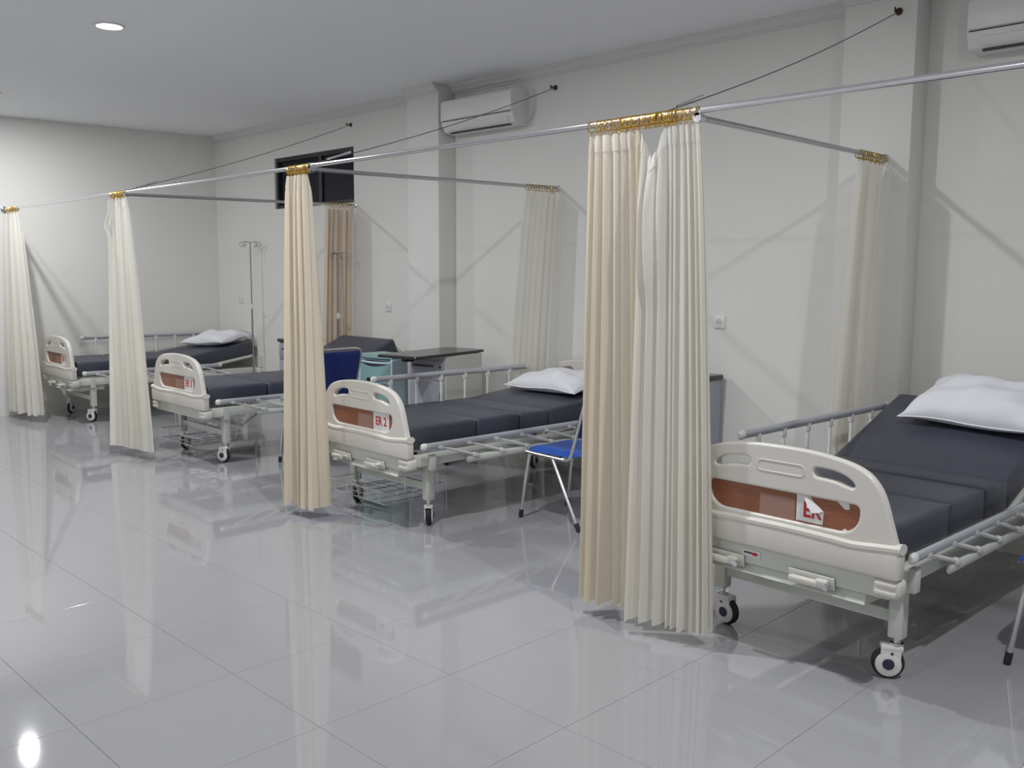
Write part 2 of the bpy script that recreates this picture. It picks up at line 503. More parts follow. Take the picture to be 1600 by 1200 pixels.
def curtain(label, A, B, A2, B2, ztop, zbot, nf, seed, a_top, a_bot, cloth, ringmat, rings, rail, group, dip=None, dirn=None, bulge=None, fade=0.55, hemtilt=0.0):
    """A,B: ends of the heading; A2,B2: ends of the hem (xy). rail: function s->(x,y,z) for rings."""
    rnd = random.Random(seed)
    A, B, A2, B2 = [Vector(p) for p in (A, B, A2, B2)]
    d = (B - A).normalized()
    nrm = Vector((d.y, -d.x))
    ws = [rnd.uniform(0.4, 1.7) for _ in range(nf)]
    tot = sum(ws)
    cum = [0]
    for x in ws: cum.append(cum[-1] + x / tot)
    am = [rnd.uniform(0.3, 1.2) for _ in range(nf + 1)]
    sk = [rnd.uniform(-0.5, 0.5) for _ in range(nf + 1)]
    cols, rows = nf * 12, 56
    org = (A + B) / 2
    th = thing('privacy_curtain', (org.x, org.y, 0), 0, label, 'curtain', group)
    grid = []
    for r in range(rows + 1):
        t = (r / rows)
        row = []
        for c in range(cols + 1):
            s = c / cols
            k = 0
            while k < nf - 1 and s > cum[k + 1]: k += 1
            fr_ = (s - cum[k]) / (cum[k + 1] - cum[k])
            ph = 2 * PI * (fr_ + 0.06 * sk[k] * math.sin(3.0 * t + k))
            e = t ** 0.75
            aa = am[k] * (1 - fr_) + am[k + 1] * fr_
            a = (a_top + (a_bot - a_top) * e) * aa
            if t < 0.05: a *= 0.6 + 0.4 * t / 0.05
            sn = math.sin(ph)
            f = sn + 0.20 * math.sin(2 * ph + sk[k] * 4 + 2 * t) + 0.10 * math.sin(3 * ph + 5 * sk[k]) * t
            lat = 0.28 * a * math.sin(2 * ph + sk[k])
            base = (A + (B - A) * s) * (1 - e) + (A2 + (B2 - A2) * s) * e
            z = ztop + (zbot - ztop) * t
            if dip and t < 0.35:
                ds = max(0, 1 - abs(s - dip[0]) / dip[1])
                z -= dip[2] * ds * (1 - t / 0.35)
                a2 = 0.05 * ds * math.sin(PI * t / 0.35)
                base = base + nrm * a2
            if bulge:
                q = math.exp(-((t - bulge[1]) / 0.03) ** 2) * max(0, 1 - abs(s - bulge[0]) / 0.3)
                base = base - d * bulge[2] * q
            z += t ** 4 * (0.018 * math.sin(ph * 0.5 + seed) + hemtilt * (s - 0.5))
            p = base + nrm * (a * f) + d * lat
            row.append((p.x - org.x, p.y - org.y, z))
        grid.append(row)
    def strip(r0, r1, off=0.0):
        mb = MB()
        vs = [grid[r][c] for r in range(r0, r1 + 1) for c in range(cols + 1)]
        if off:
            vs = [(x + nrm.x * off, y + nrm.y * off, z) for x, y, z in vs]
        W = cols + 1
        fs = [(i * W + c, i * W + c + 1, (i + 1) * W + c + 1, (i + 1) * W + c) for i in range(r1 - r0) for c in range(cols)]
        mb.add(vs, fs)
        return mb
    obj('fabric', strip(2, rows - 3), M[cloth], th, smooth=75)
    obj('header_tape', strip(0, 2, 0.003), M[cloth], th, smooth=75)
    obj('hem', strip(rows - 3, rows, 0.002), M[cloth], th, smooth=75)
    for s in rings:
        x, y, z, az = rail(s)
        link('ring', RING[ringmat], th, (x - org.x, y - org.y, z - 0.008 + rnd.uniform(-0.001, 0.001)),
             (rnd.uniform(-.12, .12), rnd.uniform(-.10, .10), az + rnd.uniform(-.25, .25)))
    return th
def main_rail(x0, x1):
    return lambda s: (x0 + (x1 - x0) * s, YR, ZR, 0.0)
def cross_rail(i, y0, y1):
    a, b = Vector(CROSS[i][0]), Vector(CROSS[i][1])
    def fn(s):
        y = y0 + (y1 - y0) * s
        p = a + (b - a) * ((y - a.y) / (b.y - a.y))
        return (p.x, p.y, p.z, PI / 2)
    return fn
ev = lambda n: [(k + 0.5) / n for k in range(n)]
GF = 'curtains bunched on the long rail'
GB = 'curtains bunched against the back wall'
curtain('creamy yellowish half of the front curtain pair, hanging left of the notch', (-2.845, YR), (-2.55, YR), (-2.775, YR - 0.10), (-2.43, YR - 0.045), 2.232, 0.075, 7, 11, 0.017, 0.042,
        'cloth_cream', 'gold', [0.02, 0.15, 0.22, 0.29, 0.36, 0.43, 0.5, 0.54, 0.58, 0.62, 0.66, 0.70, 0.74, 0.78, 0.82, 0.86, 0.9, 0.94, 0.98], main_rail(-2.84, -2.55), GF)
curtain('whiter wide half of the front curtain pair, next to the nearest bed', (-2.545, YR), (-2.245, YR), (-2.47, YR - 0.155), (-2.09, YR - 0.045), 2.232, 0.075, 9, 23, 0.016, 0.038,
        'cloth_white', 'gold', [0.02, 0.05, 0.08, 0.11, 0.14, 0.17, 0.2, 0.23, 0.26, 0.29, 0.32, 0.35, 0.38, 0.41, 0.44, 0.47, 0.5, 0.53, 0.56, 0.59, 0.62, 0.68, 0.74, 0.8, 0.86, 0.98], main_rail(-2.54, -2.25), GF, dip=(0.2, 0.22, 0.13))
curtain('slim cream curtain in front of the bed marked ER 2', (-5.44, YR), (-5.215, YR), (-5.36, YR - 0.08), (-5.04, YR - 0.05), 2.235, 0.07, 5, 5, 0.025, 0.075,
        'cloth_cream', 'gold', ev(15), main_rail(-5.44, -5.17), GF)
curtain('slim white curtain in front of the bed marked ER 3', (-8.37, YR), (-8.0, YR), (-8.20, YR - 0.08), (-7.70, YR - 0.02), 2.24, 0.075, 6, 8, 0.025, 0.075,
        'cloth_white', 'gold', ev(14), main_rail(-8.32, -8.03), GF, bulge=(0.0, 0.1, 0.09))
curtain('curtain at the left picture edge in front of the farthest bed', (-11.17, YR), (-10.80, YR), (-11.14, YR - 0.08), (-10.42, YR + 0.0), 2.24, 0.07, 6, 31, 0.025, 0.075,
        'cloth_white', 'gold', ev(12), main_rail(-11.12, -10.8), GF)
def back_curtain(i, lb, y0, y1, y0b, y1b, cloth, nr, seed, amp=0.055, lean=0.06):
    fn = cross_rail(i, y0, y1)
    a, b = fn(0), fn(1)
    curtain(lb, (a[0], a[1]), (b[0], b[1]), (a[0] - lean, y0b), (b[0] - lean, y1b), a[2] - 0.045, 0.075, 6, seed, 0.03, amp, cloth, 'brass', ev(nr), fn, GB)
back_curtain(0, 'off-white curtain against the pillar behind the nearest bed', 5.13, 5.525, 5.03, 5.52, 'cloth_white', 12, 41)
back_curtain(1, 'off-white curtain against the wall behind the pillow of bed ER 2', 5.36, 5.72, 5.26, 5.71, 'cloth_white', 11, 47, 0.035, 0.13)
back_curtain(2, 'tan-streaked cream curtain against the wall below the dark window', 5.39, 5.715, 5.34, 5.71, 'cloth_tan', 12, 53, 0.028)

# ------------------------------------------------------------------ hospital beds
BL = 2.15   # foot face to head face
HWB = 0.5
arch = [(0, .905), (.10, .903), (.19, .895), (.28, .878), (.345, .850), (.388, .805), (.412, .755), (.432, .69), (.452, .625), (.462, .585), (.462, .50)]
outl = [(p.x, p.y) for p in spline([(a, b, 0) for a, b in arch], 4)]
outl = outl + [(-x, z) for x, z in reversed(outl[1:])]
def hole(sx):
    pts = [(.128, .838), (.145, .858), (.20, .858), (.255, .848), (.300, .824), (.312, .800), (.298, .784), (.268, .787), (.23, .797), (.19, .801), (.150, .804), (.132, .818)]
    q = spline([(a, b, 0) for a, b in pts], 3, True)
    q = [(sx * p.x, p.y) for p in q]
    return q
ins = rounded_rect(-.335, .335, .606, .738, (.085, .085, .03, .03), 7)
BOARD = curve_mesh('board', [outl, hole(1), hole(-1), ins], 0.011, 0.009, M['abs'])
# recessed grip groove on the board face between the hand holes
GROOVE_mb = MB()
gp = rounded_rect(-.105, .105, .803, .848, (.018,) * 4, 5)
GROOVE_mb.tube([(x, -0.0200, z) for x, z in gp], 0.003, 6, closed=True)
GROOVE = GROOVE_mb.mesh('grip_groove', M['abs'])
sk = MB().box((0, 0.0, .527), (2 * HWB - 0.03, 0.058, .114), 0.012, seg=3)
rp = spline([(-.487, 0, .592), (-.40, 0, .583), (-.30, 0, .574), (-.2, 0, .578), (0, 0, .582), (.2, 0, .578), (.30, 0, .574), (.40, 0, .583), (.487, 0, .592)], 5)
sk.tube(rp, 0.021, 10, flat=1.6)
SKIRT = sk.mesh('skirt', M['abs'])
for _me in (BOARD, SKIRT): _me.transform(Matrix.Diagonal((1.04, 1, 1, 1)))
INSERT = MB().prism([(x * 1.045, z) for x, z in ins], -0.006, 0.006).mesh('wood_panel', M['wood'], 0)

def card_parts(fb, txt):
    """paper name card + clear sleeve on the footboard (front face is -y)"""
    y = -0.0072
    if txt != 'torn':
        link('name_card', MB().box((.21, y, .672), (.17, 0.0012, .118)).mesh('name_card', M['paper'], 0), fb)
        link('card_text', text_mesh('card_text', txt, 0.075, M['red'], 0.025, xscale=0.85), fb, (.21, y - 0.001, .672))
    else:
        c = MB().prism([(.07, .622), (.185, .622), (.188, .676), (.168, .684), (.117, .738), (.07, .738)], y - 0.0006, y + 0.0006)
        link('name_card', c.mesh('name_card', M['paper'], 0), fb)
        me = text_mesh('card_text', 'ER', 0.085, M['red'], 0.025, xscale=0.85)
        bm = bmesh.new()
        bm.from_mesh(me)
        off = Vector((.138, 0, .668))
        nn = Vector((0.62, 0, 0.78))
        bmesh.ops.bisect_plane(bm, geom=list(bm.verts) + list(bm.edges) + list(bm.faces), plane_co=Vector((.128, 0, .69)) - off, plane_no=nn, clear_outer=True)
        bm.to_mesh(me)
        bm.free()
        link('card_text', me, fb, (off.x, y - 0.001, off.z))
        flap = MB().add([(.108, y - .001, .739), (.186, y - .001, .678), (.176, y - .016, .672), (.150, y - .026, .668), (.128, y - .022, .692), (.112, y - .012, .715),
                         ], [(0, 1, 2), (0, 2, 3), (0, 3, 4), (0, 4, 5)])
        link('curled_corner', flap.mesh('curled_corner', M['paperback'], 60), fb)
        link('paper_scrap', MB().prism([(.232, .738), (.292, .738), (.294, .705), (.275, .702)], y - .0006, y + .0006).mesh('paper_scrap', M['paper'], 0), fb)
        link('paper_scrap', MB().prism([(.262, .612), (.275, .626), (.288, .624), (.283, .612)], y - .0006, y + .0006).mesh('paper_scrap', M['paper'], 0), fb)
    x1 = .12 if txt != 'torn' else .068
    link('card_sleeve', MB().box((x1 - .085, y - 0.001, .655), (.16, 0.001, .10)).mesh('card_sleeve', M['clear'], 0), fb)

# caster
fork = MB()
for sx in (-1, 1):
    fork.lathe([(0.050, -0.004), (0.050, 0.002), (0.044, 0.005)], 24, axis='x', mtx=Matrix.Translation((sx * 0.0225, 0, 0.062)) @ Matrix.Scale(sx, 4, (1, 0, 0)))
    fork.prism([(-.004, .062), (.004, .062), (.004, .125), (-.004, .125)], -0.046, 0.03, mtx=Matrix.Translation((sx * 0.0225, 0, 0)))
fork.box((0, -0.012, 0.128), (0.056, 0.085, 0.022), 0.006)
fork.lathe([(0.008, 0.028), (0.008, -0.028)], 10, axis='x', mtx=Matrix.Translation((0, -0.012, 0.105)))
FORK = fork.mesh('caster', M['white_pl'])
WHEEL = MB().lathe([(0.03, -0.016), (0.056, -0.016), (0.063, -0.009), (0.0635, 0), (0.063, 0.009), (0.056, 0.016), (0.03, 0.016)], 28, axis='x').mesh('wheel', M['rubber'])
HUB = MB().lathe([(0.021, -0.031), (0.023, -0.029), (0.023, 0.029), (0.021, 0.031)], 20, axis='x').mesh('hub', M['navy_pl'])
BOLT = MB().lathe([(0.006, -0.0285), (0.006, 0.0285)], 10, axis='x').mesh('axle_bolt', M['navy_pl'])
STEM = MB().lathe([(0.026, 0.138), (0.028, 0.142), (0.028, 0.149), (0.014, 0.151), (0.014, 0.185)], 18).mesh('stem', M['chrome'])
LEG = MB().box((0, 0, 0.315), (0.058, 0.058, 0.29), 0.006).mesh('leg', M['steel'])
def caster(bed, x, y, az):
    c = link('caster', FORK, bed, (x - 0.03 * math.sin(az), y + 0.03 * math.cos(az), 0), (0, 0, az))
    # trail the wheel from the stem
    link('wheel', WHEEL, c, (0, 0, 0.0635))
    link('hub', HUB, c, (0, 0, 0.0635))
    link('axle_bolt', BOLT, c, (0, -0.012, 0.108))
    link('stem', STEM, c, (0, -0.03, 0))

RAIL_LEN = 1.52
TOPBAR = MB().tube([(0, 0, 0), (0, RAIL_LEN, 0)], 0.021, 14, flat=0.62).mesh('side_rail', M['alu'])
CAP = MB().tube([(0, 0.02, 0), (0, 0.0, 0), (0, -0.012, 0), (0, -0.018, 0)], [0.0225, 0.0235, 0.020, 0.012], 14, flat=0.68).mesh('end_cap', M['white_pl'])
LOWBAR = MB().tube([(0, 0, 0), (0, 0.012, 0), (0, 1.29, 0), (0, 1.30, 0)], [0.016, 0.024, 0.024, 0.016], 12, flat=0.45).mesh('rail_base', M['steel'])
def post_mesh(length):
    mb = MB().tube([(0, 0, 0), (0, 0, length)], 0.0095, 10)
    for z in (0.0, length - 0.005):
        mb.box((0, 0, z), (0.026, 0.030, 0.05), 0.008)
    return mb.mesh('rail_post', M['white_pl'])
POST = post_mesh(0.342)
POSTF = post_mesh(0.315)
BRACKET = MB().box((0, 0, -0.03), (0.035, 0.05, 0.10), 0.006).mesh('rail_bracket', M['steel'])
def side_rail(bed, side, raised):
    x = side * (0.462 if raised else 0.50)
    if raised:
        y0, z, zb, ylow = 0.40, 0.850, 0.475, 0.49
        tb = link('side_rail', TOPBAR, bed, (x, y0, z))
        for k in range(6):
            link('rail_post', POST, tb, (0, ylow - y0 + 0.06 + k * 0.235, zb - z + 0.01))
    else:
        y0, z, zb, ylow = 0.10, 0.535, 0.425, 0.46
        tb = link('side_rail', TOPBAR, bed, (x, y0, z))
        for k in range(6):
            link('rail_post', POSTF, tb, (0, ylow - y0 + 0.07 + k * 0.235, zb - z + 0.01), (math.radians(73), 0, 0))
    link('end_cap', CAP, tb)
    link('end_cap', CAP, tb, (0, RAIL_LEN, 0), (0, 0, PI))
    link('rail_base', LOWBAR, tb, (-side * 0.006, ylow - y0, zb - z - 0.012))
    for yy in (0.19, 1.55):
        link('rail_bracket', BRACKET, tb, (-side * 0.028, yy - y0, 0.455 - z))
    return tb

def mattress(bed, ang):
    """four foam sections in one cover; the head section is tilted"""
    segs = [(0.055, 0.60, 0.0), (0.605, 0.99, 0.0), (0.995, 1.275, 0.0), (1.28, 2.105, ang)]
    z0, th, wd = 0.505, 0.148, 0.87
    first = None
    for i, (a, b, an) in enumerate(segs):
        L = b - a
        bm = bmesh.new()
        bmesh.ops.create_cube(bm, size=1.0)
        for v in bm.verts: v.co = Vector((v.co.x * wd, (v.co.y + 0.5) * L, (v.co.z + 0.5) * th))
        bmesh.ops.bevel(bm, geom=list(bm.edges), offset=0.022, segments=3, profile=0.5, affect='EDGES')
        bmesh.ops.subdivide_edges(bm, edges=[e for e in bm.edges if e.calc_length() > 0.3], cuts=3, use_grid_fill=True)
        for v in bm.verts:   # slightly crowned top
            if v.co.z > th * 0.6:
                v.co.z += 0.010 * (1 - (v.co.x / (wd / 2)) ** 2) * math.sin(PI * min(1, max(0, v.co.y / L)))
        mb = MB()
        mb.bm(bm, Matrix.Translation((0, a, z0)) @ Matrix.Rotation(an, 4, 'X'))
        if i == 0:
            first = obj('mattress', mb, M['matt'], bed)
        else:
            obj('mattress_section', mb, M['matt'], first)
    for s in (-1, 1):   # zip pull tags
        pass
    # backrest platform under the tilted section
    pf = MB()
    mt = Matrix.Translation((0, 1.28, z0)) @ Matrix.Rotation(ang, 4, 'X')
    for s in (-1, 1): pf.box((s * 0.435, 0.40, -0.018), (0.035, 0.80, 0.03), 0.004, mtx=mt)
    pf.box((0, 0.79, -0.018), (0.9, 0.03, 0.03), 0.004, mtx=mt)
    pf.box((0, 0.40, -0.008), (0.84, 0.78, 0.008), mtx=mt)
    obj('backrest_frame', pf, M['steel'], bed)

def pos_on_back(ang, yb, zoff):
    mt = Matrix.Translation((0, 1.28, 0.505)) @ Matrix.Rotation(ang, 4, 'X')
    return mt @ Vector((0, yb, 0.148 + zoff))

def basket():
    mb = MB()
    x0, x1, y0, y1, zt, zb = -.31, .31, -.06, .40, .235, .155
    mb.tube([(x0, y0, zt), (x1, y0, zt), (x1, y1, zt), (x0, y1, zt)], 0.004, 6, closed=True)
    mb.tube([(x0 + .02, y0 + .02, zb), (x1 - .02, y0 + .02, zb), (x1 - .02, y1 - .02, zb), (x0 + .02, y1 - .02, zb)], 0.0035, 6, closed=True)
    for k in range(5):
        x = x0 + .07 + k * (x1 - x0 - .14) / 4
        mb.tube([(x, y0, zt), (x, y0 + .015, zb), (x, y1 - .015, zb), (x, y1, zt)], 0.0025, 5)
    for k in range(3):
        y = y0 + .1 + k * .13
        mb.tube([(x0, y, zt), (x0 + .015, y, zb), (x1 - .015, y, zb), (x1, y, zt)], 0.0025, 5)
    for sx in (x0, x1):
        for y in (y0 + .16, y1 - .04):
            mb.tube([(sx, y, zt), (sx, y, .40)], 0.004, 6)
    return mb.mesh('wire_basket', M['chrome'])
BASKET = basket()
ENDBEAM = MB().box((0, 0.02, .43), (.93, .05, .085), .006).mesh('end_beam', M['steel'])
SIDEBEAM = MB().box((0, BL / 2, .44), (.045, BL - .08, .075), .005).mesh('side_beam', M['steel'])
bump = MB().box((0, 0, 0), (.105, .085, .072), .022, seg=3)
for zz in (-.016, .016): bump.box((-.0, -.036, zz), (.085, .02, .02), .006)
BUMPER = bump.mesh('corner_bumper', M['abs'])
XBAR = MB().box((0, 0, 0.255), (.78, .03, .05), .004).mesh('cross_bar', M['steel'])
tray = MB().add([(-.36, .03, .40), (.36, .03, .40), (.40, .33, .40), (-.40, .33, .40), (-.37, -.005, .345), (.37, -.005, .345), (.40, .33, .345), (-.40, .33, .345)],
                [(0, 1, 2, 3), (7, 6, 5, 4), (0, 4, 5, 1), (1, 5, 6, 2), (2, 6, 7, 3), (3, 7, 4, 0)])
TRAY = tray.mesh('crank_housing', M['steel'], 0)
ck = MB().box((0, -.028, .0), (.125, .03, .026), .008).box((.075, -.02, .002), (.05, .028, .034), .006)
CRANK = ck.mesh('crank_handle', M['abs'])
CRANKPLATE = MB().box((0.02, -.002, .002), (.20, .008, .05), .003).mesh('crank_plate', M['steel'])
CRANKKNOB = MB().lathe([(.013, -.044), (.013, -.03), (.008, -.03), (.008, 0)], 14, axis='y').mesh('crank_knob', M['chrome'])
CSUP = MB().tube([(-.3, 0.20, .40), (-.3, .42, .28), (-.3, .62, .40)], .009, 8).tube([(.3, 0.20, .40), (.3, .42, .28), (.3, .62, .40)], .009, 8).tube([(-.3, .42, .28), (.3, .42, .28)], .009, 8).mesh('link_rod', M['steel'])

def bed(label, x, y, rz, txt, ang, near_up, far_up, has_basket, casters, cranks, housing):
    b = thing('hospital_bed', (x, y, 0), rz, label, 'bed', 'hospital beds in a row')
    fb = link('footboard', BOARD, b)
    link('skirt', SKIRT, fb)
    link('wood_panel', INSERT, fb)
    link('grip_groove', GROOVE, fb)
    card_parts(fb, txt)
    hb = link('headboard', BOARD, b, (0, BL, 0), (0, 0, PI))
    link('skirt', SKIRT, hb)
    link('wood_panel', INSERT, hb)
    for yy, rr in ((0, 0), (BL, PI)):
        e = link('end_beam', ENDBEAM, b, (0, yy, 0), (0, 0, rr))
        for s in (-1, 1): link('corner_bumper', BUMPER, e, (s * .455, .018, .433))
    for s in (-1, 1): link('side_beam', SIDEBEAM, b, (s * .435, 0, 0))
    k = 0
    for yy in (.21, BL - .21):
        link('cross_bar', XBAR, b, (0, yy, 0))
        for s in (-1, 1):
            link('leg', LEG, b, (s * .41, yy, 0))
            caster(b, s * .41, yy, casters[k])
            k += 1
    if housing: link('crank_housing', TRAY, b)
    else: link('link_rod', CSUP, b)
    for cx in cranks:
        h = link('crank_plate', CRANKPLATE, b, (cx, -.012, .395), (math.radians(8), 0, 0))
        link('crank_handle', CRANK, h)
        link('crank_knob', CRANKKNOB, h, (.10, 0, 0))
    if has_basket: link('wire_basket', BASKET, b)
    mattress(b, ang)
    side_rail(b, 1, near_up)
    side_rail(b, -1, far_up)
    return b
A1, A2_, A3, A4 = [math.radians(v) for v in (19.5, 5.5, 24, 9.5)]
BEDS = [(-1.825, 3.40, -.034), (-4.86, 3.515, -.033), (-7.59, 3.565, -.015), (-10.57, 3.615, -.045)]
b1 = bed('nearest hospital bed, footboard with a torn paper name card', *BEDS[0], 'torn', A1, False, True, False, (4.6, 2.1, .3, .9), (-.28, .13), True)
b2 = bed('hospital bed with a card reading ER 2 on its footboard', *BEDS[1], 'ER 2', A2_, False, True, True, (.6, 0.80, .4, .2), (-.25, .13), True)
b3 = bed('hospital bed with a card reading ER 3 and its backrest raised', *BEDS[2], 'ER 3', A3, False, False, True, (.5, 2.0, .3, .2), (), False)
b4 = bed('farthest hospital bed, beside the end wall, half behind the left curtains', *BEDS[3], 'ER 4', A4, False, True, False, (.7, 2.16, .2, .5), (-.2, .13), True)
# maker's plate on the nearest bed
mp = obj('maker_plate', MB().box((-.13, -.0075, .435), (.085, .002, .028), .0005), M['paper'], b1, smooth=0)
link('maker_mark', MB().lathe([(.0001, -.0092), (.015, -.0092), (.015, -.0085)], 20, axis='y', mtx=Matrix.Translation((-.112, 0, .435)) @ Matrix.Scale(.5, 4, (0, 0, 1))).mesh('maker_mark', M['red'], 0), mp)
link('maker_line', MB().box((-.145, -.009, .437), (.04, .001, .008)).mesh('maker_line', M['ink'], 0), mp)

# ------------------------------------------------------------------ pillows
def pillow_mesh(seed, w=.74, d=.48, h=.155):
    rnd = random.Random(seed)
    n, mm = 36, 26
    ph = [rnd.uniform(0, 6.28) for _ in range(6)]
    mb = MB()
    def pt(i, j, sgn):
        u, v = 2 * i / n - 1, 2 * j / mm - 1
        ex = (max(0, 1 - abs(u) ** 2.6)) ** 0.55 * (max(0, 1 - abs(v) ** 2.6)) ** 0.55
        pin_x = 1 - 0.075 * (1 - abs(v) ** 3) * abs(u) ** 3
        pin_y = 1 - 0.085 * (1 - abs(u) ** 3) * abs(v) ** 3
        wr = 0.010 * math.sin(5 * u + 3 * v + ph[0]) + 0.007 * math.sin(9 * v - 4 * u + ph[1]) + 0.005 * math.sin(13 * u + ph[2])
        edge = 0.006 * math.sin(4 * u + ph[3]) + 0.006 * math.sin(5 * v + ph[4])
        top = h * 0.62 * ex + wr * ex + edge
        bot = -h * 0.38 * ex + edge * (1 - ex)
        return (u * w / 2 * pin_x, v * d / 2 * pin_y, (top if sgn > 0 else bot) + h * 0.38)
    for sgn in (1, -1):
        vs = [pt(i, j, sgn) for j in range(mm + 1) for i in range(n + 1)]
        W = n + 1
        fs = [(j * W + i, j * W + i + 1, (j + 1) * W + i + 1, (j + 1) * W + i) if sgn > 0 else (j * W + i, (j + 1) * W + i, (j + 1) * W + i + 1, j * W + i + 1) for j in range(mm) for i in range(n)]
        mb.add(vs, fs)
    per = [pt(i, 0, 1) for i in range(n)] + [pt(n, j, 1) for j in range(mm)] + [pt(i, mm, 1) for i in range(n, 0, -1)] + [pt(0, j, 1) for j in range(mm, 0, -1)]
    pip = MB().tube(per, 0.0045, 6, closed=True)
    me = bpy.data.meshes.new('cushion')
    me.from_pydata(mb.v, [], mb.f)
    bm = bmesh.new()
    bm.from_mesh(me)
    bmesh.ops.remove_doubles(bm, verts=list(bm.verts), dist=1e-5)
    bmesh.ops.recalc_face_normals(bm, faces=list(bm.faces))
    bm.to_mesh(me)
    bm.free()
    me.materials.append(M['pillow'])
    for p in me.polygons: p.use_smooth = True
    return me, pip.mesh('piping', M['piping'], 60)
def pillow(label, bi, ang, lx, yb, rz, seed, tilt=0.0, zo=0.0, **kw):
    x, y, r = BEDS[bi]
    p = pos_on_back(ang, yb, 0.004 + zo)
    p.x = lx
    wp = Matrix.Translation((x, y, 0)) @ Matrix.Rotation(r, 4, 'Z') @ p
    me, pp = pillow_mesh(seed, **kw)
    t = tag(link('pillow', me), label, 'pillow', 'white pillows on the beds')
    t.matrix_world = Matrix.Translation(wp) @ Matrix.Rotation(r, 4, 'Z') @ Matrix.Rotation(ang + tilt, 4, 'X') @ Matrix.Rotation(rz, 4, 'Z')
    link('piping', pp, t)
pillow('white pillow on the nearest bed, cut by the right picture edge', 0, A1, .13, .63, -.05, 3, h=.18)
pillow('white pillow on the bed marked ER 2, beside the chair', 1, A2_, .03, .54, .02, 7)
pillow('white pillow on the farthest bed beside the end wall', 3, A4, .04, .55, .30, 9)

# ------------------------------------------------------------------ IV poles (set in the bed corner sockets)
def iv_pole(label, x, y, z0, z1):
    t = thing('iv_pole', (x, y, z0), 0, label, 'iv pole', 'iv poles at the bed heads')
    h = z1 - z0
    zc = h * 0.52
    obj('lower_tube', MB().tube([(0, 0, 0), (0, 0, zc)], .0105, 12), M['polemetal'], t)
    obj('upper_tube', MB().tube([(0, 0, zc - .05), (0, 0, h)], .0075, 12), M['polemetal'], t)
    obj('clamp_knob', MB().lathe([(.016, zc - .03), (.017, zc), (.013, zc + .03)], 12).tube([(0, 0, zc), (.045, -.02, zc)], [.008, .014], 8), M['white_pl'], t)
    for k in range(4):
        a = k * PI / 2 + .5
        c, s = math.cos(a), math.sin(a)
        pts = [(0, 0, h), (.07, 0, h + .012), (.125, 0, h + .002), (.14, 0, h - .02), (.125, 0, h - .045), (.10, 0, h - .045), (.09, 0, h - .025), (.098, 0, h - .012)]
        q = spline([(px * c, px * s, pz) for px, _, pz in pts], 4)
        obj('hook', MB().tube(q, .0038, 6), M['polemetal'], t)
iv_pole('thin iv pole with four hooks at the pillow end of the farthest bed', -9.93, 5.60, .40, 1.955)
iv_pole('thin iv pole with hooks in front of the tan-streaked curtain', -8.008, 5.498, .48, 1.80)

# ------------------------------------------------------------------ bedside cabinets
def cabinet():
    t = link('bedside_cabinet', None)
    w_, d_, h_ = .46, .40, .86
    obj('body', MB().box((0, d_ / 2, .08 + (h_ - .08) / 2), (w_, d_, h_ - .08), .006), M['cab'], t)
    obj('top', MB().box((0, d_ / 2 - .005, h_ + .018), (w_ + .03, d_ + .03, .036), .008), M['tabletop'], t)
    dr = obj('drawer', MB().box((0, -.006, .755), (w_ - .03, .016, .15), .004), M['cabline'], t)
    obj('handle', MB().box((-.03, -.018, .79), (.24, .012, .016), .004), M['slot'], dr)
    obj('lock', MB().lathe([(.011, -.02), (.011, -.01)], 12, axis='y', mtx=Matrix.Translation((.17, 0, .79))).box((.17, -.016, .755), (.014, .004, .03)), M['slot'], dr)
    dd = obj('door', MB().box((0, -.006, .385), (w_ - .03, .016, .56), .004), M['cab'], t)
    obj('handle', MB().box((.17, -.018, .55), (.016, .012, .12), .004), M['slot'], dd)
    for sx in (-1, 1):
        for sy in (.04, d_ - .04):
            obj('foot', MB().lathe([(.02, 0), (.022, .02), (.018, .082)], 12, mtx=Matrix.Translation((sx * (w_ / 2 - .04), sy, 0))), M['rubber'], t)
    return t
c0 = cabinet()
for k, (x, y, lb) in enumerate([(-3.80, 5.30, 'lilac grey bedside cabinet peeking out right of the front curtain'),
                                (-8.66, 5.33, 'lilac grey bedside cabinet between the farthest bed and the bed marked ER 3')]):
    c = c0 if k == 0 else copy_tree(c0)
    c.location = (x, y, 0)
    tag(c, lb, 'cabinet', 'steel bedside cabinets')
# bedside cabinet carrying a long black overhanging top
t = thing('bedside_cabinet', (-5.965, 4.97, 0), 0.14, 'bedside cabinet with a long overhanging black top beside bed ER 2', 'cabinet')
w_, d_, h_ = .44, .47, .925
obj('body', MB().box((0, d_ / 2, .08 + (h_ - .08) / 2), (w_, d_, h_ - .08), .006), M['cabside'], t)
op = rounded_rect(-.205, .205, -.47, .47, (.04,) * 4, 6)
nn = len(op)
top = MB()
top.add([(x, y, .926) for x, y in op] + [(x, y, .950) for x, y in op], [tuple(range(nn - 1, -1, -1)), tuple(range(nn, 2 * nn))] + [(i, (i + 1) % nn, (i + 1) % nn + nn, i + nn) for i in range(nn)])
tt = obj('tabletop', top, M['tabletop'], t, loc=(0.015, 0.06, 0), rot=(0, 0, 0.06))
obj('edge_band', MB().tube([(x, y, .938) for x, y in op], .012, 8, closed=True), M['tabletop'], tt)
obj('bracket', MB().box((-.15, -.06, .895), (.05, .12, .06), .006), M['black'], t)
dr = obj('drawer', MB().box((.01, -.006, .80), (w_ - .06, .014, .17), .004), M['cab'], t)  # lilac front paints in the shade under the overhanging top
obj('handle', MB().box((-.03, -.016, .835), (.24, .010, .016), .004), M['slot'], dr)
obj('lock', MB().lathe([(.011, -.02), (.011, -.01)], 12, axis='y', mtx=Matrix.Translation((.165, 0, .83))).box((.165, -.014, .795), (.014, .004, .03)), M['slot'], dr)
